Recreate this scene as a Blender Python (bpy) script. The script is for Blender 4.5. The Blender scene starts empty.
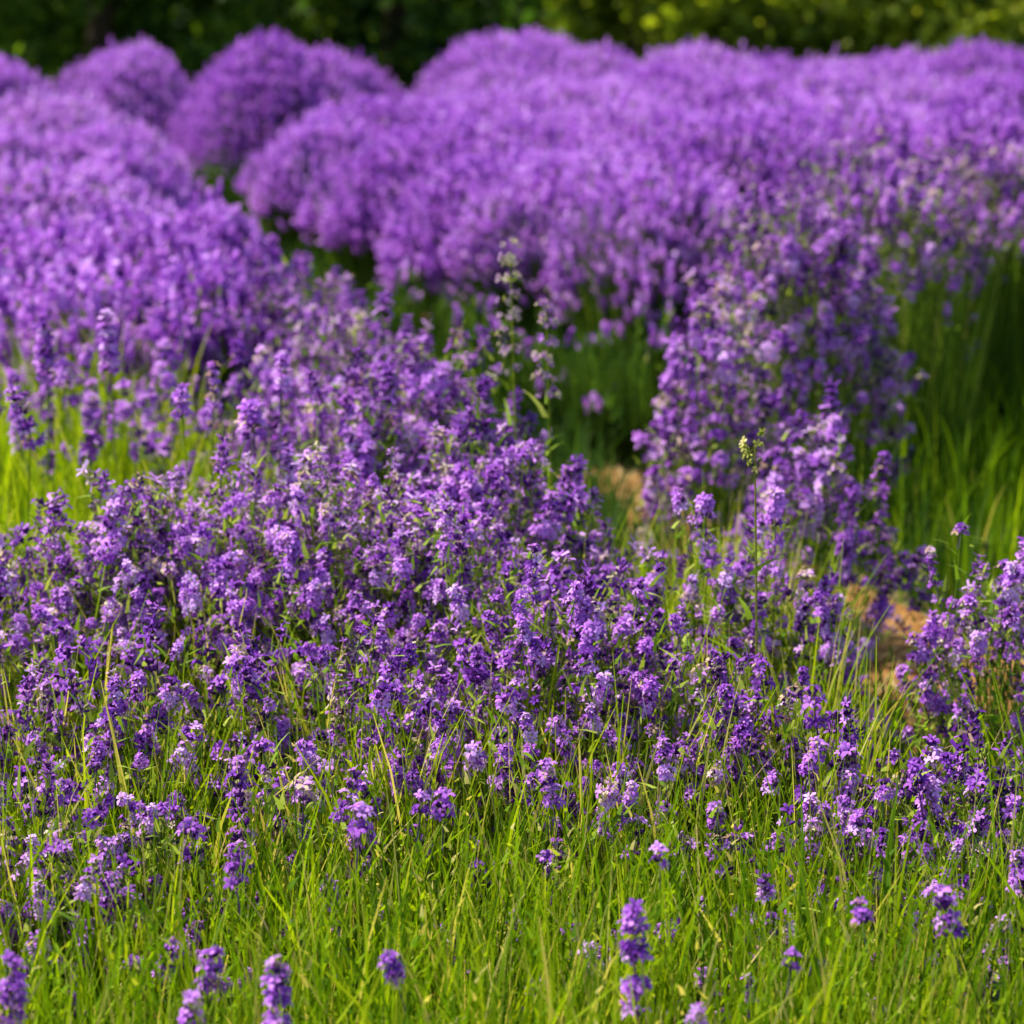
import bpy, math, random
import numpy as np
from mathutils import Vector, Matrix, Quaternion

SC = bpy.context.scene
COL = SC.collection
rng = np.random.default_rng(7)
random.seed(7)
R = math.radians

# ------------------------------------------------------------------ camera
CAM_H, FPX, HOR = 1.25, 2310.0, -50.0
PITCH = math.atan((512 - HOR) / FPX)
cd = bpy.data.cameras.new('camera')
cam = bpy.data.objects.new('camera', cd); COL.objects.link(cam)
cam.location = (0, 0, CAM_H)
cam.rotation_euler = (math.pi / 2 - PITCH, 0, 0)
cd.sensor_width = 36; cd.lens = 36 * FPX / 1024
cd.clip_start = 0.05; cd.clip_end = 2000
cd.dof.use_dof = True
cd.dof.focus_distance = 2.56
cd.dof.aperture_fstop = 5.0
cd.dof.aperture_blades = 0
SC.camera = cam

# ------------------------------------------------------------------ light
SUN_EL, SUN_AZ = R(56), R(-68)           # azimuth measured from +Y towards +X: ahead and to the left
w = bpy.data.worlds.new('World'); SC.world = w; w.use_nodes = True
nt = w.node_tree
sky = nt.nodes.new('ShaderNodeTexSky'); sky.sky_type = 'NISHITA'; sky.sun_disc = False
sky.sun_elevation = SUN_EL; sky.sun_rotation = SUN_AZ
bg = nt.nodes['Background']; bg.inputs['Strength'].default_value = 0.12
nt.links.new(sky.outputs['Color'], bg.inputs['Color'])
sl = bpy.data.lights.new('sun', 'SUN'); sl.energy = 4.9; sl.angle = R(0.5); sl.color = (1, .95, .86)
so = bpy.data.objects.new('sun', sl); COL.objects.link(so)
sd = Vector((math.sin(SUN_AZ) * math.cos(SUN_EL), math.cos(SUN_AZ) * math.cos(SUN_EL), math.sin(SUN_EL)))
so.rotation_euler = sd.to_track_quat('Z', 'Y').to_euler(); so.location = sd * 30
SC.view_settings.view_transform = 'Standard'; SC.view_settings.look = 'None'
SC.view_settings.exposure = 1.08; SC.view_settings.gamma = 1
SC.cycles.max_bounces = 6; SC.cycles.transmission_bounces = 4; SC.cycles.diffuse_bounces = 3
SC.cycles.use_denoising = True


def p2w(px, py, h):
    """point at height h seen at pixel (px, py): used to measure the place off the photograph"""
    u, v = (px - 512) / FPX, (py - 512) / FPX
    d = Vector((u, math.cos(PITCH) - v * math.sin(PITCH), -math.sin(PITCH) - v * math.cos(PITCH)))
    k = (h - CAM_H) / d.z
    return Vector((d.x * k, d.y * k, 0))


# ------------------------------------------------------------------ materials
def ramp(nt, fac, stops):
    r = nt.nodes.new('ShaderNodeValToRGB')
    el = r.color_ramp.elements
    while len(el) < len(stops): el.new(.5)
    for e, (p, c) in zip(el, stops): e.position = p; e.color = (*c, 1)
    nt.links.new(fac, r.inputs['Fac'])
    return r.outputs['Color']


def leafy(name, stops, trans=.4, rough=.55, spec=.3, tmul=(1.5, 1.5, 1.2), obj_var=0.0):
    m = bpy.data.materials.new(name); m.use_nodes = True
    nt = m.node_tree; n = nt.nodes; n.clear()
    out = n.new('ShaderNodeOutputMaterial')
    at = n.new('ShaderNodeAttribute'); at.attribute_name = 'tint'
    fac = at.outputs['Fac']
    if obj_var:
        oi = n.new('ShaderNodeObjectInfo')
        ma = n.new('ShaderNodeMath'); ma.operation = 'MULTIPLY_ADD'
        nt.links.new(oi.outputs['Random'], ma.inputs[0]); ma.inputs[1].default_value = obj_var
        mb = n.new('ShaderNodeMath'); mb.operation = 'SUBTRACT'
        nt.links.new(fac, mb.inputs[0]); mb.inputs[1].default_value = obj_var / 2
        nt.links.new(mb.outputs[0], ma.inputs[2])
        fac = ma.outputs[0]
    col = ramp(nt, fac, stops)
    b = n.new('ShaderNodeBsdfPrincipled')
    b.inputs['Roughness'].default_value = rough
    b.inputs['Specular IOR Level'].default_value = spec
    nt.links.new(col, b.inputs['Base Color'])
    t = n.new('ShaderNodeBsdfTranslucent')
    mx = n.new('ShaderNodeMix'); mx.data_type = 'RGBA'; mx.blend_type = 'MULTIPLY'; mx.inputs[0].default_value = 1
    nt.links.new(col, mx.inputs[6]); mx.inputs[7].default_value = (*tmul, 1)
    nt.links.new(mx.outputs[2], t.inputs['Color'])
    ms = n.new('ShaderNodeMixShader'); ms.inputs[0].default_value = trans
    nt.links.new(b.outputs[0], ms.inputs[1]); nt.links.new(t.outputs[0], ms.inputs[2])
    nt.links.new(ms.outputs[0], out.inputs['Surface'])
    return m


M = {}
M['calyx'] = leafy('calyx', [(0, (.035, .008, .07)), (.4, (.10, .02, .20)), (.66, (.23, .07, .34)), (.80, (.22, .20, .11)), (1, (.24, .30, .04))], .25, .7, .12, obj_var=.35)
M['petal'] = leafy('petal', [(0, (.16, .03, .33)), (.3, (.35, .09, .53)), (.6, (.53, .205, .69)), (.87, (.62, .32, .75)), (1, (.67, .42, .77))],
                   .35, .6, .12, (1.15, 1.0, 1.1), obj_var=.35)
M['withered'] = leafy('withered', [(0, (.30, .17, .13)), (.5, (.5, .38, .24)), (1, (.66, .56, .42))], .3, .7, .1)
M['stem'] = leafy('stem', [(0, (.035, .075, .008)), (.5, (.085, .16, .012)), (.85, (.19, .27, .01)), (1, (.27, .27, .06))], .35, .65, .1)
M['bush'] = leafy('bush_foliage', [(0, (.022, .055, .008)), (.5, (.055, .12, .012)), (.8, (.14, .23, .010)), (1, (.30, .36, .05))], .35, .65, .1)
M['grass'] = leafy('grass', [(0, (.03, .08, .003)), (.35, (.085, .18, .003)), (.7, (.19, .30, .004)), (.93, (.29, .36, .01)), (1, (.45, .40, .12))],
                   .45, .7, .1, (1.5, 1.4, .6))
M['dry'] = leafy('dry_straw', [(0, (.22, .12, .04)), (.5, (.42, .27, .10)), (1, (.55, .44, .22))], .25, .7, .15)
M['crown'] = leafy('tree_leaves', [(0, (.015, .045, .005)), (.5, (.055, .12, .008)), (.8, (.12, .21, .01)), (1, (.19, .27, .015))], .42, .6, .2)
M['crown_light'] = leafy('light_leaves', [(0, (.05, .09, .004)), (.5, (.15, .20, .006)), (.8, (.28, .33, .01)), (1, (.38, .39, .02))], .45, .6, .2)
M['yellow'] = leafy('yellow_bloom', [(0, (.20, .22, .03)), (.6, (.40, .38, .06)), (1, (.55, .48, .20))], .3, .6, .2)
M['pale'] = leafy('pale_bloom', [(0, (.22, .08, .34)), (.5, (.36, .22, .34)), (1, (.52, .48, .26))], .35, .6, .2)


def noise_mat(name, stops, scale, rough=.95, bump=.3):
    m = bpy.data.materials.new(name); m.use_nodes = True
    nt = m.node_tree; n = nt.nodes
    b = n['Principled BSDF']; b.inputs['Roughness'].default_value = rough; b.inputs['Specular IOR Level'].default_value = .15
    tc = n.new('ShaderNodeNewGeometry')
    no = n.new('ShaderNodeTexNoise'); no.inputs['Scale'].default_value = scale; no.inputs['Detail'].default_value = 8
    nt.links.new(tc.outputs['Position'], no.inputs['Vector'])
    nt.links.new(ramp(nt, no.outputs['Fac'], stops), b.inputs['Base Color'])
    n2 = n.new('ShaderNodeTexNoise'); n2.inputs['Scale'].default_value = scale * 9; n2.inputs['Detail'].default_value = 6
    nt.links.new(tc.outputs['Position'], n2.inputs['Vector'])
    bp = n.new('ShaderNodeBump'); bp.inputs['Strength'].default_value = bump; bp.inputs['Distance'].default_value = .02
    nt.links.new(n2.outputs['Fac'], bp.inputs['Height']); nt.links.new(bp.outputs[0], b.inputs['Normal'])
    return m


M['soil'] = noise_mat('soil', [(.3, (.035, .045, .012)), (.5, (.07, .07, .02)), (.7, (.12, .10, .035))], 3)
M['earth'] = noise_mat('path_earth', [(.3, (.09, .038, .010)), (.5, (.20, .09, .022)), (.72, (.36, .20, .07))], 5, bump=.6)
M['bark'] = noise_mat('bark', [(.3, (.03, .022, .014)), (.7, (.09, .065, .04))], 6, bump=.6)


# ------------------------------------------------------------------ mesh kit (everything is quads)
class Geo:
    def __init__(s): s.v = []; s.f = []; s.m = []; s.t = []; s.n = 0
    def add(s, v, f, tint, mat=0):
        v = np.asarray(v, float).reshape(-1, 3); f = np.asarray(f, int).reshape(-1, 4)
        s.v.append(v); s.f.append(f + s.n)
        s.t.append(np.broadcast_to(np.asarray(tint, float), (len(v),)).copy())
        s.m.append(np.broadcast_to(np.asarray(mat, int), (len(f),)).copy())
        s.n += len(v)
    def arrays(s):
        return np.concatenate(s.v), np.concatenate(s.f), np.concatenate(s.t), np.concatenate(s.m)
    def stamp(s, T, loc, rot, scale, tint):
        """merge template arrays T at N places: loc (N,3), rot (N,3,3), scale (N,) or (N,3), tint offset (N,)"""
        V, F, TT, MM = T; N = len(loc)
        if N == 0: return
        sc = np.asarray(scale, float).reshape(N, -1)
        P = V[None] * (sc[:, None, :] if sc.shape[1] == 3 else sc[:, :, None])
        P = np.einsum('nij,nvj->nvi', rot, P) + loc[:, None, :]
        FF = F[None] + (np.arange(N) * len(V))[:, None, None]
        s.v.append(P.reshape(-1, 3)); s.f.append(FF.reshape(-1, 4) + s.n)
        s.t.append((TT[None] + np.asarray(tint)[:, None]).reshape(-1)); s.m.append(np.tile(MM, N))
        s.n += N * len(V)
    def mesh(s, name, mats, smooth=False):
        v, f, t, m = s.arrays()
        me = bpy.data.meshes.new(name)
        me.vertices.add(len(v)); me.vertices.foreach_set('co', v.astype(np.float32).ravel())
        me.loops.add(len(f) * 4); me.loops.foreach_set('vertex_index', f.astype(np.int32).ravel())
        me.polygons.add(len(f)); me.polygons.foreach_set('loop_start', (np.arange(len(f)) * 4).astype(np.int32))
        me.polygons.foreach_set('material_index', m.astype(np.int32))
        if smooth: me.polygons.foreach_set('use_smooth', np.ones(len(f), bool))
        for k in mats: me.materials.append(k)
        a = me.attributes.new('tint', 'FLOAT', 'POINT'); a.data.foreach_set('value', np.clip(t, 0, 1).astype(np.float32))
        me.update(calc_edges=True)
        return me


def link(name, me, parent=None, loc=(0, 0, 0)):
    o = bpy.data.objects.new(name, me); COL.objects.link(o)
    o.location = loc
    if parent: o.parent = parent
    return o


def thing(name, label, cat, loc, group=None):
    o = bpy.data.objects.new(name, None); COL.objects.link(o)
    o.location = loc; o.empty_display_size = .1
    o['label'] = label; o['category'] = cat
    if group: o['group'] = group
    return o


def tag(o, label, cat, group=None, kind=None):
    o['label'] = label; o['category'] = cat
    if group: o['group'] = group
    if kind: o['kind'] = kind
    return o


def norm(a): return a / np.maximum(np.linalg.norm(a, axis=-1, keepdims=True), 1e-9)


def frames(z, spin):
    """rotation matrices taking local +Z to z with a spin about it"""
    z = norm(z); up = np.where(np.abs(z[:, 2:3]) > .95, [[1., 0, 0]], [[0, 0, 1.]])
    x = norm(np.cross(up, z)); y = np.cross(z, x)
    c, s = np.cos(spin)[:, None], np.sin(spin)[:, None]
    return np.stack([x * c + y * s, y * c - x * s, z], axis=2)


def ribbons(g, base, tip, width, bend=.35, segs=3, tint=None, mat=0, r=rng, sag=0.0, tipw=.12):
    """curved tapering blades from base to tip, leaving the base upright"""
    N = len(base); L = np.linalg.norm(tip - base, axis=1)
    ctrl = base + (tip - base) * .45; ctrl[:, 2] += L * bend * .5
    ctrl[:, :2] -= (tip - base)[:, :2] * bend * .5
    ang = r.uniform(0, 2 * math.pi, N); side = np.stack([np.cos(ang), np.sin(ang), np.zeros(N)], 1)
    ts = np.linspace(0, 1, segs + 1)
    P = []
    for t in ts:
        c = (1 - t) ** 2 * base + 2 * t * (1 - t) * ctrl + t * t * tip
        wd = np.asarray(width) * (1 - (1 - tipw) * t ** 1.6) * .5
        P.append(c - side * wd[:, None]); P.append(c + side * wd[:, None])
    P = np.stack(P, 1)
    k = 2 * (segs + 1)
    f = np.array([[2 * i, 2 * i + 1, 2 * i + 3, 2 * i + 2] for i in range(segs)])
    F = f[None] + (np.arange(N) * k)[:, None, None]
    tt = r.uniform(0, 1, N) if tint is None else np.asarray(tint)
    g.add(P.reshape(-1, 3), F.reshape(-1, 4), np.repeat(tt, k), mat)


# ------------------------------------------------------------------ lavender flower spikes
def floret(g, pos, out, size, r, detail, tint, wither=.05, bud=.14):
    """one calyx tube with an open two-lipped corolla"""
    out = out / np.linalg.norm(out)
    Rm = frames(out[None], np.array([r.uniform(0, 6.28)]))[0]
    rings = [(0, .16), (.45, .30), (1., .24)] if detail > 1 else [(0, .2), (.9, .28)]
    k = 4
    v = []
    for z, rr in rings:
        for i in range(k):
            a = 2 * math.pi * i / k
            v.append((math.cos(a) * rr * size, math.sin(a) * rr * size, z * size))
    f = [(j * k + i, j * k + (i + 1) % k, (j + 1) * k + (i + 1) % k, (j + 1) * k + i) for j in range(len(rings) - 1) for i in range(k)]
    g.add(np.array(v) @ Rm.T + pos, f, np.clip(tint + r.normal(0, .12), 0, 1), 0)
    if r.random() < bud: return                       # a bud not yet open
    npet = 5 if detail > 1 else 3
    withered = r.random() < wither
    for i in range(npet):
        a = 2 * math.pi * i / npet + r.uniform(-.25, .25)
        L = size * r.uniform(.75, 1.15) * (1.2 if i < 2 else .95); wd = L * r.uniform(.42, .62)
        fl = r.uniform(.35, 1.0)
        ca, sa = math.cos(a), math.sin(a)
        def P(rad, z, s): return (ca * rad - sa * s, sa * rad + ca * s, z)
        r0, z0 = .12 * size, .92 * size
        r1, z1 = r0 + L * .5, z0 + L * .55 * (1 - fl * .5)
        r2, z2 = r0 + L * .95, z0 + L * .7 * (1 - fl * .9)
        v = [P(r0, z0, -wd * .25), P(r0, z0, wd * .25), P(r1, z1, wd * .5), P(r1, z1, -wd * .5), P(r2, z2, wd * .36), P(r2, z2, -wd * .36)]
        f = [(0, 1, 2, 3), (3, 2, 4, 5)] if detail > 1 else [(0, 1, 4, 5)]
        g.add(np.array(v) @ Rm.T + pos, f, np.clip(tint + r.normal(0, .09), 0, 1), 2 if withered else 1)


def spike_geo(seed, detail, length=.045, rad=.0075, lower=True, bud=.12, zs=None):
    """a spike along +Z from z = 0 (bottom whorl) up"""
    r = np.random.default_rng(seed); g = Geo()
    nw = max(2, int(round(length / .0095)))
    wither = .45 if seed % 10 == 6 else .05
    zs = list(np.linspace(.006, length, nw)) if zs is None else list(zs)
    if lower and r.random() < .6: zs = [-r.uniform(.012, .022)] + zs
    bend = r.uniform(-.12, .12)
    for wi, z in enumerate(zs):
        tt = max(0, z / length)
        rr = rad * (1 - .55 * tt ** 2)
        nf = (8 if detail > 1 else 5) if tt < .8 else (6 if detail > 1 else 4)
        wt = r.normal(0, .18)
        for i in range(nf):
            if r.random() < .22: continue
            a = 2 * math.pi * (i + r.uniform(-.35, .35)) / nf + wi * .6
            up = .35 + 1.1 * tt + r.uniform(-.25, .25)
            out = np.array([math.cos(a), math.sin(a), up])
            p = np.array([math.cos(a) * rr * .35 + bend * z, math.sin(a) * rr * .35, z + r.uniform(-.002, .002)])
            floret(g, p, out, r.uniform(.0055, .0078) * (1.25 if detail == 1 else 1), r, detail, r.uniform(.15, .75) + wt - (.15 if bud > .3 else 0), wither, bud)  # bud-heavy spikes are tinted darker, carrying the painted shade of front plants
    a = np.array([[0, 0, -.03]]); b = np.array([[bend * length, 0, length]])
    ribbons(g, np.repeat(a, 2, 0), np.repeat(b, 2, 0), np.array([.002, .002]), 0, 2, np.array([.3, .4]), 0, r)
    return g


SP_MATS = [M['calyx'], M['petal'], M['withered']]
SPIKE_SHAPES = [(.026, .008), (.034, .0075), (.044, .007), (.016, .0095), (.020, .0085), (.050, .0068), (.028, .0085), (.012, .009), (.024, .008), (.014, .0085)]
HI = [spike_geo(100 + i, 2, l, rd).mesh('flower_spike', SP_MATS) for i, (l, rd) in enumerate(SPIKE_SHAPES)]
HI_BUD_SHADE = [spike_geo(400 + i, 2, l, rd, bud=.62).mesh('flower_spike', SP_MATS) for i, (l, rd) in enumerate(SPIKE_SHAPES)]  # mostly closed, darker heads; on front plants they stand in for shade
MID_BUD_SHADE = [spike_geo(500 + i, 1, l, rd, bud=.55).arrays() for i, (l, rd) in enumerate(SPIKE_SHAPES)]
MID = [spike_geo(200 + i, 1, l, rd).arrays() for i, (l, rd) in enumerate(SPIKE_SHAPES)]


def far_spike(seed):
    """the same spike at far distance: a loose stack of petal-sized faces"""
    r = np.random.default_rng(seed); g = Geo()
    L = r.uniform(.035, .06)
    for k in range(9):
        z = L * k / 8; a = r.uniform(0, 6.28); s = .011 * (1 - .4 * k / 8)
        d = np.array([math.cos(a), math.sin(a), 0]); e = np.array([-math.sin(a), math.cos(a), 0]); u = np.array([0, 0, 1.])
        c = d * .005 + u * z
        n1 = norm(e + .5 * u * r.uniform(-1, 1)); n2 = norm(u + d * r.uniform(-.2, 1.2))
        v = [c - n1 * s - n2 * s * .7, c + n1 * s - n2 * s * .7, c + n1 * s + n2 * s * .8, c - n1 * s + n2 * s * .8]
        g.add(np.array(v), [(0, 1, 2, 3)], r.uniform(.25, .85), 1 if r.random() < .82 else 0)
    return g.arrays()


LOW = [far_spike(300 + i) for i in range(8)]


def make_bush(label, px, py, h, r, n, seed, parts=100, group='lavender plants of the field', low=.42, lod=1, spike=1.0, flank=1.0, leaves=None, ftint=0.0, spread=.45, rough=.07, shape=2.2, tilt=.10, ex=1.0, bare=0, bud_shade=0.0):
    """lavender plant whose top shows at pixel (px, py): foliage of stems and leaves, the nearest spikes each on its own, the rest as one part"""
    g_ = np.random.default_rng(seed)
    if lod == 0: n = int(n * 2.3)
    c = p2w(px, py, h)
    h = h - (.045 if lod == 1 else .065)
    t = thing('lavender_bush', label, 'lavender plant', c, group)
    # tips over a dome whose flowered shell ends at `low` of the height
    rho = np.sqrt(g_.uniform(0, 1, n)) ** flank; a = g_.uniform(0, 2 * math.pi, n)
    lob = 1 + (.12 if lod == 1 else .06) * np.sin(a * 3 + seed) + .08 * np.sin(a * 5 + seed * 2.1)
    rad = r * rho * lob
    z = h * (1 - (1 - low) * rho ** shape) * (1 - np.abs(g_.normal(0, rough, n))) + g_.normal(0, .02, n) * (1 + 3 * rough)
    z *= 1 + (.05 if lod == 1 else .02) * np.sin(rad * np.cos(a) * 9 / r * .35 + seed) + (.04 if lod == 1 else .03) * np.sin(rad * np.sin(a) * 4 / r + rad * np.cos(a) * 5 / r + seed * 1.7)
    tip = np.stack([rad * np.cos(a) * ex, rad * np.sin(a), z], 1)
    keep = tip[:, 2] > .12
    tip = tip[keep]; n = len(tip)
    b = tip.copy(); b[:, :2] *= spread; b[:, :2] += g_.normal(0, .02, (n, 2)); b[:, 2] = 0
    dirs = norm((tip - b) * [1.2, 1.2, 1] + g_.normal(0, tilt, (n, 3)) * np.linalg.norm(tip - b, axis=1)[:, None])
    fol = Geo()
    sw = (.0028 if lod == 1 else .006)
    ribbons(fol, b, tip, g_.uniform(.7, 1.3, n) * sw, .5, 3, np.clip(g_.normal(.5, .25, n) + ftint, 0, 1), 0, g_, tipw=.5)
    if bare:                                                       # stems without a flower on the flank
        ab = g_.uniform(math.pi, 2 * math.pi, bare); qb = np.sqrt(g_.uniform(.3, 1, bare)) * r
        tb = np.stack([qb * np.cos(ab) * 1.2, qb * np.sin(ab), h * g_.uniform(.35, .92, bare)], 1)
        bb = tb * [.75, .75, 0]
        ribbons(fol, bb, tb, g_.uniform(.003, .006, bare), .3, 3, np.clip(g_.normal(.55, .25, bare) + 1.3 * min(ftint, 0), 0, 1), 0, g_)
    nl = leaves if leaves is not None else n
    # narrow leaves up the stems, below the flowers
    k = g_.integers(0, n, nl); f = g_.uniform(.15, 1.0, nl)[:, None]
    lb = b[k] * (1 - f) + tip[k] * f
    ll = g_.uniform(.025, .055, nl) * (1 if lod == 1 else 2) * (1.1 - .6 * f[:, 0])
    an = g_.uniform(0, 6.28, nl)
    lt = lb + np.stack([np.cos(an) * .5, np.sin(an) * .5, g_.uniform(.4, 1.1, nl)], 1) * ll[:, None]
    ribbons(fol, lb, lt, g_.uniform(.004, .0075, nl) * (1 if lod == 1 else 2), .2, 2, np.clip(g_.normal(.35, .25, nl) + .45 * f[:, 0] ** 2 + ftint, 0, 1), 1, g_)
    if lod == 1:                                                   # small bright bracts and leaf tips among the flowers
        nb = int(n * 5); k = g_.integers(0, n, nb)
        lb = tip[k] + g_.normal(0, .014, (nb, 3)) - [0, 0, .012]
        lt = lb + norm(g_.normal(0, 1, (nb, 3)) + [0, 0, .7]) * g_.uniform(.012, .034, nb)[:, None]
        ribbons(fol, lb, lt, g_.uniform(.004, .008, nb), .2, 2, np.clip(g_.normal(.85, .15, nb), 0, 1), 1, g_)
    link('foliage', fol.mesh('foliage', [M['stem'], M['bush']]), t)
    # which spikes show largest: towards the camera and on top
    tw = tip + np.array(c)
    view = norm(np.array([0, 0, CAM_H]) - tw)
    nrm = norm(tip / np.array([r, r, h]) ** 2 + [0, 0, .3])
    score = (view * nrm).sum(1) + .15 * g_.uniform(0, 1, n)
    order = np.argsort(-score)
    spin = g_.uniform(0, 6.28, n); sc = g_.uniform(.65, 1.3, n) * spike
    M3 = frames(dirs, spin)
    var = g_.integers(0, len(SPIKE_SHAPES), n)
    isb = g_.uniform(0, 1, n) < bud_shade
    near = order[:parts]; rest = order[parts:]
    for i in near:
        o = bpy.data.objects.new('flower_spike', (HI_BUD_SHADE if isb[i] else HI)[var[i]]); COL.objects.link(o); o.parent = t
        m4 = Matrix(M3[i].tolist()).to_4x4()
        o.matrix_local = Matrix.Translation(tip[i].tolist()) @ m4 @ Matrix.Scale(float(sc[i]), 4)
    if len(rest):
        g = Geo(); lib = MID + MID_BUD_SHADE if lod == 1 else LOW
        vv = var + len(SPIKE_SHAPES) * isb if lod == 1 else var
        for q in range(len(lib)):
            ii = rest[vv[rest] % len(lib) == q]
            g.stamp(lib[q], tip[ii], M3[ii], sc[ii] * (1 if lod == 1 else .85), g_.normal(0, .2 if lod == 1 else .12, len(ii)))
        o = link('flower_spikes', g.mesh('flower_spikes', SP_MATS), t)
        if parts: o['kind'] = 'stuff'
        else: o['kind'] = 'stuff'
    return t


# ------------------------------------------------------------------ setting
def sheet(name, pts, z, mat):
    me = bpy.data.meshes.new(name); me.from_pydata([(x, y, z) for x, y in pts], [], [tuple(range(len(pts)))])
    me.materials.append(mat)
    o = link(name, me); o['kind'] = 'structure'; return o


sheet('ground', [(-500, -200), (500, -200), (500, 800), (-500, 800)], 0, M['soil'])
cl = [(.95, 3.0), (.70, 4.0), (.36, 5.0), (.26, 5.45), (.16, 5.9), (-1.4, 13)]
wd = [.16, .22, .11, .10, .02, .01]
L_ = [(x - s, y) for (x, y), s in zip(cl, wd)]; R_ = [(x + s, y) for (x, y), s in zip(cl, wd)]
sheet('path', R_ + L_[::-1], .004, M['earth'])

# ------------------------------------------------------------------ woodland behind the field
def tree(label, px, Y, H, r, seed, light=False, n=5200, cat='tree', name='woodland_tree', low=.0, group='trees behind the field'):
    g_ = np.random.default_rng(seed)
    x = (px - 512) / FPX * Y
    t = thing(name, label, cat, (x, Y, 0), group)
    tr = Geo(); k = 8
    zs = [0, .25 * H, .5 * H, .8 * H]; rr = [.06 * r + .05, .05 * r + .04, .03 * r + .03, .015]
    v = [(rr[j] * math.cos(2 * math.pi * i / k) + .06 * math.sin(j * 2 + seed), rr[j] * math.sin(2 * math.pi * i / k), z) for j, z in enumerate(zs) for i in range(k)]
    f = [(j * k + i, j * k + (i + 1) % k, (j + 1) * k + (i + 1) % k, (j + 1) * k + i) for j in range(3) for i in range(k)]
    tr.add(v, f, .5)
    for _ in range(9):                                              # limbs
        z0 = g_.uniform(.1, .6) * H; a = g_.uniform(0, 6.28); L = r * g_.uniform(.5, .9)
        b = np.array([[0, 0, z0]] * 2); e = np.array([[math.cos(a) * L, math.sin(a) * L, z0 + L * .6]] * 2)
        ribbons(tr, b, e, np.array([.06, .06]), .2, 3, None, 0, g_)
    link('trunk', tr.mesh('trunk', [M['bark']]), t)
    cr = Geo()
    nc = 70                                                         # leaf clumps through the crown's volume
    zc = g_.uniform(low, 1, nc); a = g_.uniform(0, 6.28, nc); q = np.sqrt(g_.uniform(.15, 1, nc))
    prof = np.sin(np.clip(zc * .82 + .18, 0, 1) * math.pi) ** .55
    cc = np.stack([q * r * prof * np.cos(a), q * r * prof * np.sin(a), zc * H * .95 + .05], 1)
    ct = g_.normal(.5, .22, nc)
    j = g_.integers(0, nc, n)
    p = cc[j] + g_.normal(0, .13, (n, 3)) * min(r, 1.4)
    p[:, 2] = np.abs(p[:, 2])
    s = g_.uniform(.05, .11, n)
    F3 = frames(g_.normal(0, 1, (n, 3)) + [0, 0, .6], g_.uniform(0, 6.28, n))
    leaf = (np.array([[-.5, 0, 0], [0, -.32, .06], [.5, 0, 0], [0, .32, .06]]), np.array([[0, 1, 2, 3]]), np.zeros(4), np.zeros(1, int))
    cr.stamp(leaf, p, F3, s * 1.6, np.clip(ct[j] + g_.normal(0, .15, n), 0, 1))
    link('crown', cr.mesh('crown', [M['crown_light' if light else 'crown']]), t)
    return t


TREES = [
    ('dark green tree behind the mound at the left edge', -20, 19.5, 3.4, 1.15, 0),
    ('very dark tree above the dip between the two left mounds', 110, 20.5, 4.2, 1.2, 0),
    ('dark tree directly behind the tall double-topped lavender mound', 265, 19.8, 3.8, 1.1, 0),
    ('blackish green tree behind the gap right of the double-topped mound', 395, 20.6, 4.4, 1.1, 0),
    ('mid green tree behind the high round mound in the back row', 520, 19.6, 3.6, 1.05, 0),
    ('yellow green shrub beyond the right shoulder of the high round mound', 640, 18.6, 2.0, .8, 1),
    ('bright yellow green shrub, broadest of the light bushes behind the field', 765, 18.9, 2.4, .95, 1),
    ('dark tree standing between two light green shrubs', 870, 20.4, 4.0, 1.0, 0),
    ('light green shrub behind the field close to the right edge', 950, 18.8, 2.2, .85, 1),
    ('dark green tree at the right edge behind the light shrub', 1060, 20.2, 3.8, 1.15, 0),
]
for i, (lb, px, Y, H, r, li) in enumerate(TREES):
    tree(lb, px, Y, H, r, 500 + i, bool(li), cat='shrub' if li else 'tree', name='leafy_shrub' if li else 'woodland_tree')

# the wood behind, one dark mass
wg = Geo(); g_ = np.random.default_rng(61); n = 30000
p = np.stack([g_.uniform(-14, 14, n), g_.uniform(22, 26, n), g_.uniform(0, 1, n) ** .9 * 6], 1)
p[:, 2] *= .75 + .25 * np.sin(p[:, 0] * 1.1) * np.sin(p[:, 0] * .37 + 1)
leaf = (np.array([[-.5, 0, 0], [0, -.4, .06], [.5, 0, 0], [0, .4, .06]]), np.array([[0, 1, 2, 3]]), np.zeros(4), np.zeros(1, int))
wg.stamp(leaf, p, frames(g_.normal(0, 1, (n, 3)), g_.uniform(0, 6.28, n)), g_.uniform(.25, .5, n), np.clip(g_.normal(.35, .2, n), 0, 1))
tag(link('woods', wg.mesh('woods', [M['crown']])), 'dark woodland closing the view behind the single trees', 'woods', kind='stuff')

# ------------------------------------------------------------------ lavender, back to front
FAR = 'lavender plants massed at the back'
def B(label, px, py, h, r, n, seed, **k): return make_bush(label, px, py, h, r, n, seed, **k)

far_kw = dict(parts=0, lod=0, low=.2, shape=2.3, rough=.075, ex=1.15, leaves=300)
DOMES = [
    ('rounded lavender mound cut by the left edge of the photo, farthest row', -18, 46, .80, .42, 1500),
    ('single rounded lavender mound between the left edge mound and the double-topped one', 128, 38, .80, .42, 1700),
    ('tall lavender mound with green gap at its foot, higher left half of double top', 265, 33, .84, .46, 2000),
    ('lower right half of the double-topped lavender mound, sloping to the dark gap', 325, 46, .77, .46, 1600),
    ('high round lavender mound alone against the trees, topmost of the back row', 512, 28, .86, .60, 2400),
    ('lavender plant on the right shoulder of the topmost back mound', 595, 46, .78, .46, 1500),
    ('low crested lavender mound in front of the yellow green shrub', 705, 42, .80, .6, 1600),
    ('lavender mound at the right edge of the back row below the trees', 990, 36, .84, .5, 1700),
]
for i, (lb, px, py, h, r, n) in enumerate(DOMES):
    B(lb, px, py, h, r, n, 10 + i, group=FAR, **far_kw)
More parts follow.
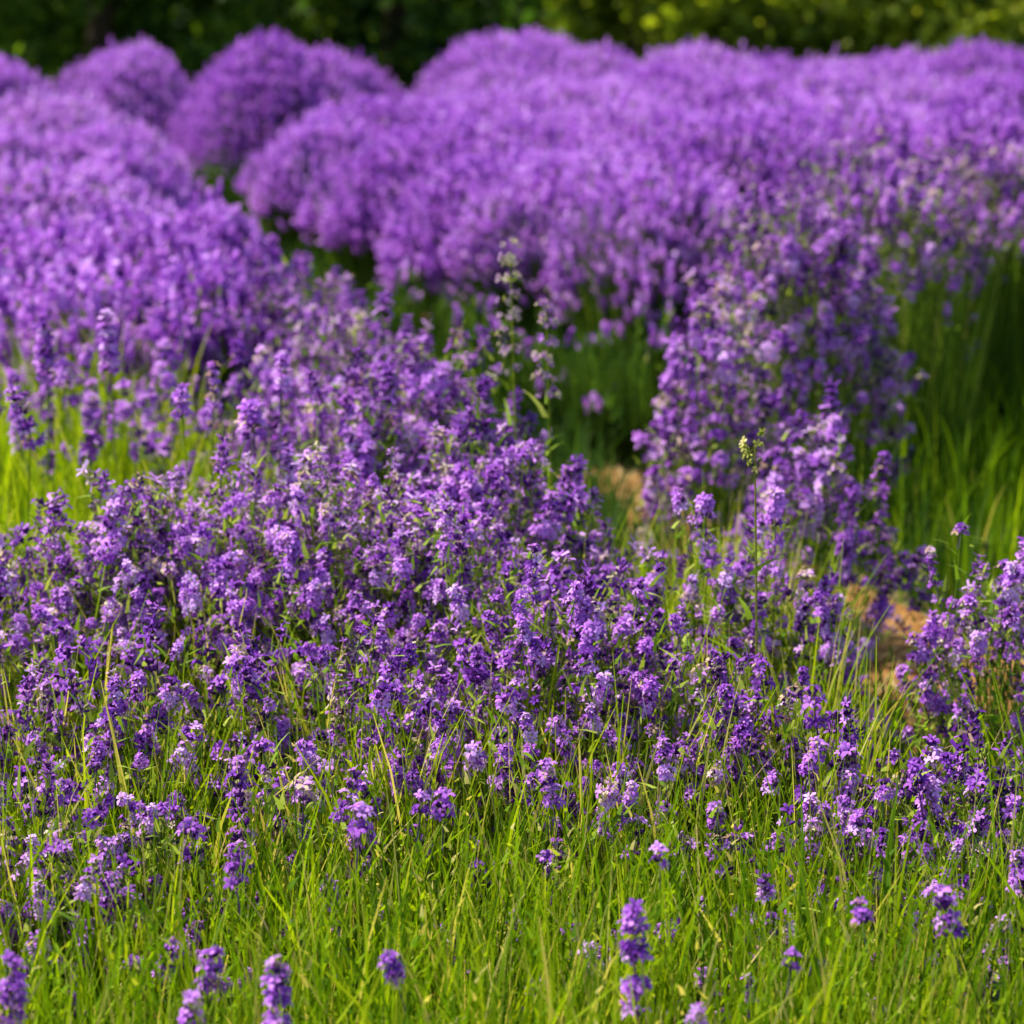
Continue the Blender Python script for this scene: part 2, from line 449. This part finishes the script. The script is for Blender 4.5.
fill = [(650, 60), (770, 52), (835, 52), (900, 50), (955, 56), (1040, 58), (590, 66), (690, 68), (500, 62), (840, 66), (930, 70), (1000, 72), (760, 70), (1090, 50), (-90, 60)]
for i, (px, py) in enumerate(fill):
    B('lavender plant merging with its neighbours in the flat purple sea at the back right', px, py, .74, .48, 1300, 30 + i, group='merged lavender plants at the back right', **far_kw) if px > 0 else \
        B('lavender plant of the farthest row running out of the photo at the left', px, py, .78, .45, 900, 30 + i, group=FAR, **far_kw)

CENTRE = [
    ('rounded end plant of the middle lavender row, beside the dark green gap', 334, 112, .62, .32, 1400, 1.0),
    ('lavender plant behind the end plant of the middle row, higher', 400, 94, .66, .42, 1400, 1.5),
    ('lavender plant in the middle row below the topmost back mound', 490, 84, .68, .42, 1500, 1.4),
    ('pale lavender plant filling the left front of the middle row', 425, 126, .62, .38, 1700, 1.15),
    ('lavender plant in the heart of the middle row', 520, 118, .65, .46, 1800, 1.6),
    ('lavender plant of the middle row under the low crested mound', 640, 100, .68, .42, 1600, 1.4),
    ('lavender plant of the middle row leaning over the dark hollow by the path', 515, 150, .63, .36, 1700, 1.2),
    ('front lavender plant of the middle row, stems bare and green at its right', 580, 148, .66, .34, 1400, 1.1),
    ('lavender plant of the middle row with loose outline over bare green stems', 668, 160, .66, .28, 700, 1.1),
    ('lavender plant of the middle row just left of the tall right plant', 745, 104, .76, .36, 1300, 1.2),
    ('lavender plant half hidden behind the top of the tall right plant', 800, 96, .76, .36, 1400, 1.2),
]
for i, (lb, px, py, h, r, n, ex) in enumerate(CENTRE):
    B(lb, px, py, h, r, n, 60 + i, group='lavender plants of the middle row', **{**dict(low=.46, rough=.08), **({8: dict(low=.6, rough=.2), 9: dict(low=.66), 7: dict(low=.56, rough=.17), 6: dict(low=.5, rough=.13)}.get(i, {}))}, parts=0, lod=0, shape=2.6, leaves=1500, ftint=-.2, ex=ex, bare=500 if i not in (7, 8, 9) else 1000)  # negative ftint paints the shade of the near flank into the leaves

HOLLOW = [
    ('lavender plant coloured dark for shade, with few flowers, in the hollow left of the pale weed', 455, 285, .42, .26, 30, 420),
    ('lavender plant coloured dark for shade, with few flowers, in the hollow behind the pale weed', 545, 285, .42, .24, 40, 420),
    ('lavender plant coloured dark for shade, with few flowers, in the hollow beside the tall violet plant', 645, 285, .44, .22, 40, 420),
    ('lavender plant coloured dark for shade, with few flowers, deep in the gap near the rounded end plant', 240, 128, .40, .24, 12, 300),
    ('lavender plant coloured dark for shade, with few flowers, at the foot of the middle row', 385, 240, .40, .28, 20, 500),
]
for i, (lb, px, py, h, r, n, lv) in enumerate(HOLLOW):
    B(lb, px, py, h, r, n // 4, 75 + i, group='barely flowering lavender plants in the hollow', parts=0, lod=0, low=.45, rough=.16, leaves=lv * 5, ftint=-.30, bare=500)  # plants added to darken the hollow; its shade is put into leaf colour

LEFTROW = [
    ('lavender plant at the far end of the left row', 45, 88, .64, .36, 1300, 1.2),
    ('lavender plant of the left row below the single rounded mound', 105, 116, .62, .32, 1200, 1.1),
    ('lavender plant of the left row cut by the left edge, high up', -15, 118, .62, .42, 1300, 1.2),
    ('lavender plant of the left row, right side facing the end of the middle row', 132, 148, .60, .25, 900, 1.0),
    ('lavender plant in the blurred middle of the left row', 60, 160, .62, .36, 1400, 1.2),
    ('lavender plant of the left row overlooking the dark path gap', 208, 196, .60, .24, 900, 1.0),
    ('lavender plant of the left row with pale flowers above the grass gap', 130, 208, .60, .33, 1200, 1.1),
    ('lavender plant of the left row at the left edge just beyond the grass gap', 12, 215, .61, .36, 1200, 1.1),
    ('thinly flowering lavender plant at the back of the grass gap, left', 70, 256, .60, .30, 280, 1.2),
    ('thinly flowering lavender plant at the back of the grass gap, right', 195, 256, .60, .26, 280, 1.0),
]
for i, (lb, px, py, h, r, n, ex) in enumerate(LEFTROW):
    B(lb, px, py, h, r, n, 80 + i, group='lavender plants of the left row', parts=0, lod=0, low=.42, shape=2.4, rough=.10, leaves=900, ex=ex)

NEARKW = dict(bud_shade=.3, parts=84, lod=1)
RIGHT = [
    ('tall dense lavender plant right of the path, its left side steep and deep violet', 795, 182, .78, .24, 430, dict(bud_shade=.45, low=.42, shape=2.4, rough=.16, tilt=.3, spike=1.1, spread=.25)),
    ('tall lavender plant at the right with a bare green flank', 935, 135, .80, .34, 500, dict(low=.82, rough=.10, leaves=1500, parts=80, bare=1100)),
    ('lavender plant at the right edge with bare green stems below its flowers', 1035, 135, .80, .34, 400, dict(low=.84, rough=.10, leaves=1500, parts=70, bare=1100)),
    ('lavender plant filling the row between the tall violet plant and the bare-flanked ones', 880, 150, .80, .26, 300, dict(low=.76, rough=.14, tilt=.2, leaves=1200, bare=600)),
    ('low lavender plant at the foot of the tall dense violet one', 815, 415, .52, .17, 150, dict(low=.4, rough=.18)),
    ('slender lavender plant between the path and the tall violet plant', 728, 285, .66, .16, 190, dict(low=.4, rough=.2, tilt=.3, spike=1.15, spread=.3)),
]
for i, (lb, px, py, h, r, n, kw) in enumerate(RIGHT):
    B(lb, px, py, h, r, n, 110 + i, group='lavender plants right of the path', **{**NEARKW, **kw})
for i, (px, py, h) in enumerate([(985, 100, .80), (895, 98, .77), (1075, 100, .8)]):
    B(['lavender plant behind the bare-flanked tall plants, near the right edge', 'lavender plant behind the gap of the two tall right plants',
       'lavender plant running out of the photo behind the right edge plant'][i], px, py, h, .38, 1200, 120 + i,
      group='lavender plants right of the path', parts=0, lod=0, low=.45, rough=.07, leaves=900)

EDGE = [
    ('lavender plant of the left row along the path, by the grass gap', 300, 258, .60, .23, 400),
    ('lavender plant on the path edge left of the pale tall weed, behind its neighbours', 352, 300, .60, .20, 340),
    ('lavender plant on the path edge beside the pale tall weed', 405, 340, .60, .22, 400),
    ('lavender plant on the path edge right of the grass gap', 345, 385, .58, .19, 340),
    ('lavender plant on the path edge where the bare orange earth shows', 490, 430, .58, .21, 310),
]
for i, (lb, px, py, h, r, n) in enumerate(EDGE):
    B(lb, px, py, h, r, n, 130 + i, group='lavender plants along the path edge', low=.55, rough=.13, tilt=.2, leaves=700, ftint=.1, **NEARKW)

NEAR = [
    ('lavender plant at the left edge under the tall lone spikes', 40, 480, .56, .23, 290, dict(low=.70, rough=.16)),
    ('lavender plant between the left edge plant and the path edge, by the grass gap', 190, 470, .56, .23, 290, dict(low=.72, rough=.15)),
    ('lavender plant with light violet flowers in the centre left of the flower band', 330, 470, .56, .23, 290, dict(low=.72, rough=.15)),
    ('lavender plant in the middle of the photo, flowers wide open', 460, 500, .55, .22, 290, dict(low=.68, rough=.15)),
    ('lavender plant with upright flower column left of the orange earth', 580, 535, .56, .16, 150, dict(low=.55, rough=.14)),
    ('shade-darkened lavender plant low at the left edge above the grass', 20, 640, .46, .22, 230, dict(low=.5, rough=.24)),
    ('lavender plant with heads coloured dark for shade above the grass, second from the left edge', 175, 625, .47, .22, 180, dict(low=.58, rough=.22)),
    ('lavender plant with heads coloured dark for shade above the grass, third from the left edge', 340, 625, .47, .22, 170, dict(low=.68, rough=.2)),
    ('lavender plant above the grass straight below the middle of the photo', 500, 635, .46, .22, 170, dict(low=.68, rough=.2)),
    ('lavender plant above the grass under the thin weed with yellow tip', 660, 620, .47, .22, 180, dict(low=.64, rough=.2)),
    ('sparse lavender plant left of the tan patch of earth', 790, 690, .42, .15, 130, dict(low=.7, rough=.18)),
    ('lavender plant at the right edge beyond the tan patch of earth', 1010, 510, .54, .14, 170, dict(low=.5, rough=.16)),
    ('dark lavender plant at the right edge above the grass', 985, 720, .42, .19, 150, dict(low=.55, rough=.22)),
    ('lavender plant in front of the orange earth, its top a loose point', 690, 515, .52, .14, 130, dict(low=.5, rough=.18)),
    ('shaded lavender plant at the foot of the slender one, behind the thin weed', 775, 520, .50, .15, 140, dict(low=.45, rough=.2)),
    ('thin lavender plant scattered in the grass at the lower left edge', 30, 790, .40, .17, 110, dict(low=.5, rough=.25)),
    ('thin dark headed lavender plant in the grass, right of the lower left edge one', 150, 790, .39, .16, 70, dict(low=.55, rough=.25)),
    ('thin lavender plant among the grass, small heads below the dark left edge plant', 95, 730, .42, .2, 70, dict(low=.5, rough=.25)),
    ('thin lavender plant with dark heads among the grass, below the third shade-darkened one', 265, 745, .42, .16, 34, dict(low=.6, rough=.22)),
    ('scattered lavender plant with few heads in the grass, above the dark corner stalk', 70, 850, .37, .17, 45, dict(low=.5, rough=.25, leaves=100)),
    ('scattered lavender plant with few heads in the grass, above the three-tufted stalk', 620, 775, .40, .2, 36, dict(low=.6, rough=.22, leaves=100)),
    ('scattered lavender plant with few heads in the grass, above the tiny pink head', 820, 800, .40, .18, 45, dict(low=.55, rough=.24, leaves=100)),
    ('thin lavender plant at the lower right edge, heads low in the grass', 1010, 830, .37, .14, 60, dict(low=.5, rough=.25)),
    ('thin lavender plant above the ragged large head in the grass', 885, 775, .38, .15, 70, dict(low=.6, rough=.22)),
    ('sparse lavender plant of tall spikes in the left half of the grass gap', 70, 330, .60, .26, 36, dict(low=.75, rough=.14, leaves=60, spike=1.2)),
    ('sparse lavender plant of tall spikes in the right half of the grass gap', 225, 325, .60, .26, 40, dict(low=.75, rough=.14, leaves=60, spike=1.2)),
]
for i, (lb, px, py, h, r, n, kw) in enumerate(NEAR):
    B(lb, px, py, h, r, n, 150 + i, group='lavender plants of the near band', tilt=.22, **{**NEARKW, **dict(leaves=1300, ftint=.15, spike=.86, bud_shade=.25 + .35 * (py > 600)), **kw})  # lower plants get more dark bud heads, painting their front-side shade

# ------------------------------------------------------------------ lone stalks in the foreground grass
STALKS = [
    (275, 968, .40, .066, 1.25, 'thick two-tufted lavender stalk in the grass at the bottom, left of centre'),
    (188, 994, .37, .055, 1.0, 'small pinkish lavender stalk in the grass left of the thick two-tufted one'),
    (207, 955, .38, .030, 1.2, 'short round lavender head above the small pinkish stalk'),
    (398, 958, .38, .028, 1.0, 'pale lavender stalk on a bare reddish stem, bottom of the photo'),
    (638, 912, .42, .075, 1.25, 'long broken lavender stalk with three tufts in the grass, right of centre'),
    (955, 890, .40, .04, 1.3, 'ragged large lavender head low in the grass near the right edge'),
    (865, 905, .39, .025, .9, 'tiny pink lavender head between the ragged head and the grass middle'),
    (790, 955, .37, .022, .8, 'smallest lavender bud deep in the grass right of the three-tufted stalk'),
    (8, 950, .40, .07, 1.2, 'dark lavender stalk at the left edge near the bottom corner'),
    (358, 812, .42, .018, 1.4, 'wide flat lavender head at the top of the grass, left of the purple pair'),
    (420, 797, .42, .022, 1.0, 'round lavender head, left one of the bright purple pair over the grass'),
    (443, 796, .42, .026, 1.1, 'round lavender head, right one of the bright purple pair over the grass'),
    (236, 868, .40, .022, 1.0, 'single square deep violet head among bare stems at the left'),
    (660, 848, .41, .022, .9, 'purple lavender head over the grass, above the three-tufted stalk'),
    (695, 1012, .36, .018, .9, 'pale lilac lavender head touching the bottom edge of the photo'),
    (553, 760, .43, .05, 1.0, 'tall dark topped lavender stalk standing out below the flower band'),
]
for i, (px, py, h, L, s, lb) in enumerate(STALKS):
    c = p2w(px, py, h)
    t = thing('lavender_stalk', lb, 'lavender stalk', c, 'lone lavender stalks in the grass')
    g_ = np.random.default_rng(900 + i)
    lean = np.array([g_.normal(0, .04), g_.normal(0, .04), 0])
    st = Geo(); b = np.repeat(np.array([[-lean[0], -lean[1], 0]]) * 2, 3, 0); zt = h - L * (1 if L > .05 else s); e = np.repeat(np.array([[0, 0, zt + .01]]), 3, 0)
    ribbons(st, b, e, np.full(3, .0032), .2, 4, g_.uniform(.4, .9, 3), 0, g_, tipw=.7)
    link('stem', st.mesh('stem', [M['stem']]), t)
    TUFTS = {0: [.0, .008, .016, .032, .040, .049, .058, .066], 4: [0, .007, .030, .038, .056, .064, .072, .079]}
    hd = spike_geo(700 + i, 2, L, .0085, lower=L > .05, zs=TUFTS.get(i))
    o = link('flower_head', hd.mesh('flower_head', SP_MATS), t, (0, 0, zt)); o.scale = (s * .88, s * .88, .95 if L > .05 else s * .88)
    o.rotation_euler = (g_.normal(0, .12), g_.normal(0, .12), g_.uniform(0, 6))

# tall lone spikes in front of the grass gap at the left
LONE = [(45, 322, 'tall lavender stalk at the left with side tuft, before the bright grass gap'),
        (108, 318, 'tall blurred lavender stalk beside the one with a side tuft'),
        (28, 392, 'lavender stalk leaning in from the left edge before the grass gap'),
        (182, 392, 'short lavender stalk alone in the middle of the bright grass gap'),
        (252, 408, 'broad blue violet lavender head over the grass gap, lowest of the lone ones'),
        (281, 362, 'narrow dark lavender head hanging over the right of the grass gap'),
        (212, 372, 'thin pale lavender stalk left of the broad blue violet head')]
for i, (px, py, lb) in enumerate(LONE):
    h = .68 - (py - 318) * .0007
    c = p2w(px, py, h)
    t = thing('lavender_stalk', lb, 'lavender stalk', c, 'lone lavender stalks before the grass gap')
    g_ = np.random.default_rng(950 + i); L = [.10, .09, .06, .04, .045, .045, .06][i]; s = [1.35, 1.35, 1.3, 1.2, 1.7, 1.1, .9][i]
    st = Geo(); b = np.array([[g_.normal(0, .03), .02, 0]] * 3); e = np.array([[0, 0, h - L]] * 3)
    ribbons(st, b, e, np.full(3, .0034), .2, 4, g_.uniform(.4, .9, 3), 0, g_, tipw=.7)
    link('stem', st.mesh('stem', [M['stem']]), t)
    o = link('flower_head', spike_geo(760 + i, 2, L, .0095, True).mesh('flower_head', SP_MATS), t, (0, 0, h - L)); o.scale = (s, s, 1.05)
    o.rotation_euler = (g_.normal(0, .1), g_.normal(0, .1), 0)

# ------------------------------------------------------------------ the three taller weeds
def weed(label, px, py, h, length, seed, mats, n, tuft, cat='weed', stem_t=.9, spreadw=.012):
    c = p2w(px, py, h); g_ = np.random.default_rng(seed)
    t = thing('flowering_weed', label, cat, c)
    st = Geo(); b = np.array([[.02, 0, 0]] * 4); e = np.array([[0, 0, h - .01]] * 4)
    ribbons(st, b, e, np.full(4, .0045), .1, 5, np.full(4, stem_t), 0, g_, tipw=.5)
    nl = 10; f = g_.uniform(.2, .8, nl); a = g_.uniform(0, 6.28, nl)
    lb_ = np.stack([0 * f, 0 * f, f * h], 1); lt = lb_ + np.stack([np.cos(a), np.sin(a), np.full(nl, .6)], 1) * g_.uniform(.03, .06, nl)[:, None]
    ribbons(st, lb_, lt, np.full(nl, .009), .3, 3, g_.uniform(.6, 1, nl), 0, g_)
    link('stem', st.mesh('stem', [M['stem']]), t)
    bl = Geo()
    for k in range(n):
        z = h - length * g_.uniform(0, 1) ** 1.1 if tuft == 0 else h - g_.uniform(0, length)
        z = round((z - h) / .028) * .028 + h + g_.normal(0, .004) if tuft == 0 else z
        a = g_.uniform(0, 6.28)
        out = np.array([math.cos(a), math.sin(a), g_.uniform(.1, .8)])
        p_ = np.array([math.cos(a) * spreadw * g_.uniform(.2, 1), math.sin(a) * spreadw * g_.uniform(.2, 1), z])
        floret(bl, p_, out, g_.uniform(.0045, .0075), g_, 2, g_.uniform(.2, .9))
    link('blossoms', bl.mesh('blossoms', mats), t)
    return t


weed('tall pale weed with cream and lilac tufts standing over the dark hollow', 510, 245, .80, .20, 41, [M['stem'], M['pale'], M['yellow']], 80, 0, spreadw=.016)
weed('pinkish weed with lilac tufts right of the tall pale weed', 546, 305, .72, .16, 42, [M['calyx'], M['pale'], M['petal']], 50, 0, spreadw=.016)
weed('thin reddish weed with a yellow green tip before the tall violet plant', 755, 432, .68, .05, 43, [M['stem'], M['yellow'], M['pale']], 13, 1, stem_t=1, spreadw=.012)

# ------------------------------------------------------------------ grass: one mass
def grass_patch(g, n, xr, yr, hr, wr, seed, tint=(.55, .22), mask=None, lean=.28, mat=0):
    g_ = np.random.default_rng(seed)
    x = g_.uniform(*xr, n); y = g_.uniform(*yr, n)
    if mask is not None:
        k = mask(x, y); x, y = x[k], y[k]; n = len(x)
    cl = .5 + .25 * np.sin(x * 23 + 2 * np.sin(y * 17)) + .25 * np.sin(y * 29 + 1.5 * np.sin(x * 19 + 2))
    h = g_.uniform(*hr, n) * (.8 + .3 * cl)
    b = np.stack([x, y, np.zeros(n)], 1)
    ld = g_.normal(0, lean, (n, 2)) * h[:, None]
    t = b + np.concatenate([ld, h[:, None]], 1)
    tt = np.clip(g_.normal(tint[0], tint[1], n) + (cl - .5) * .3, 0, 1)
    ribbons(g, b, t, g_.uniform(*wr, n), .5, 4, tt, mat, g_)
    return g


def off_path(x, y):
    cx = np.interp(y, [p[1] for p in cl], [p[0] for p in cl]); ww = np.interp(y, [p[1] for p in cl], wd)
    return (np.abs(x - cx) > ww) | (y < 3.2)


def open_view(x, y): return (y < 2.35) | (x < .38) | (x > .62)


G = Geo()
grass_patch(G, 16000, (-.95, .95), (1.75, 2.75), (.16, .40), (.004, .009), 1, (.58, .27), mask=open_view, lean=.15)          # foreground
grass_patch(G, 3000, (-.9, .9), (1.75, 2.5), (.28, .44), (.0016, .003), 2, (.75, .2), mask=open_view, lean=.12)     # thin upright stalks
grass_patch(G, 2600, (-.95, .95), (1.75, 2.7), (.18, .36), (.007, .012), 11, (.7, .25), mask=open_view, lean=.2)   # broad leaves
grass_patch(G, 2200, (-.95, .95), (1.75, 2.7), (.2, .42), (.002, .004), 12, (.05, .12), lean=.12)      # dark stems
g_ = np.random.default_rng(13); n = 2600                                                            # leafy shoots
sx = g_.uniform(-.95, .95, n); sy = g_.uniform(1.75, 2.7, n); sh = g_.uniform(.2, .38, n)
k = np.repeat(np.arange(n), 14); f = np.tile(np.linspace(.35, 1, 14), n)
lb = np.stack([sx[k], sy[k], sh[k] * f], 1); a = g_.uniform(0, 6.28, len(k))
lt = lb + np.stack([np.cos(a) * .7, np.sin(a) * .7, g_.uniform(.3, 1, len(k))], 1) * g_.uniform(.008, .022, len(k))[:, None]
ribbons(G, lb, lt, g_.uniform(.003, .006, len(k)), .3, 2, np.clip(g_.normal(.65, .25, n)[k] + g_.normal(0, .08, len(k)), 0, 1), 0, g_)
grass_patch(G, 9000, (-1.1, .45), (2.45, 3.6), (.2, .44), (.004, .008), 3, (.8, .18), mask=off_path, lean=.13)
grass_patch(G, 9000, (-1.5, -.15), (3.4, 5.2), (.28, .46), (.006, .012), 4, (.74, .08), mask=lambda x, y: x < .163 - .27 * (y - 2.73) - .32, lean=.13)   # the bright gap
grass_patch(G, 9000, (.2, 2.6), (3.2, 6.5), (.1, .3), (.004, .008), 5, (.45, .2), mask=lambda x, y: off_path(x, y) & (x > .75), lean=.15)
grass_patch(G, 5000, (-.2, .9), (3.3, 6.5), (.08, .24), (.004, .008), 8, (.2, .16), mask=off_path, lean=.3, mat=2)  # furrow shade painted in by the dark foliage material
grass_patch(G, 14000, (-3.5, 4), (5, 13), (.08, .22), (.006, .012), 6, (.12, .12), mask=off_path, mat=2)  # grass between far rows coloured dark to stand in for shade
g_ = np.random.default_rng(21); n = 900                             # dead blades
sx = g_.uniform(-.95, .95, n); sy = g_.uniform(1.75, 2.75, n); b = np.stack([sx, sy, g_.uniform(0, .2, n)], 1); a = g_.uniform(0, 6.28, n)
t_ = b + np.stack([np.cos(a) * .5, np.sin(a) * .5, g_.uniform(.2, 1.2, n)], 1) * g_.uniform(.06, .2, n)[:, None]
ribbons(G, b, t_, g_.uniform(.002, .005, n), .3, 3, None, 1, g_)
tag(link('grass', G.mesh('grass', [M['grass'], M['dry'], M['bush']])), 'long yellow green grass growing between the lavender plants', 'grass', kind='stuff')

# straw and dead leaves on the path
D = Geo(); g_ = np.random.default_rng(77); n = 3200
y = g_.uniform(3, 7, n); x = np.interp(y, [p[1] for p in cl], [p[0] for p in cl]) + g_.normal(0, .16, n)
b = np.stack([x, y, g_.uniform(.006, .02, n)], 1); a = g_.uniform(0, 6.28, n)
t_ = b + np.stack([np.cos(a), np.sin(a), g_.uniform(-.1, .3, n)], 1) * g_.uniform(.02, .08, n)[:, None]
t_[:, 2] = np.maximum(t_[:, 2], .005)
ribbons(D, b, t_, g_.uniform(.003, .008, n), .1, 2, None, 0, g_)
tag(link('straw_litter', D.mesh('straw_litter', [M['dry']])), 'dry straw and dead leaves scattered on the orange earth', 'straw', kind='stuff')
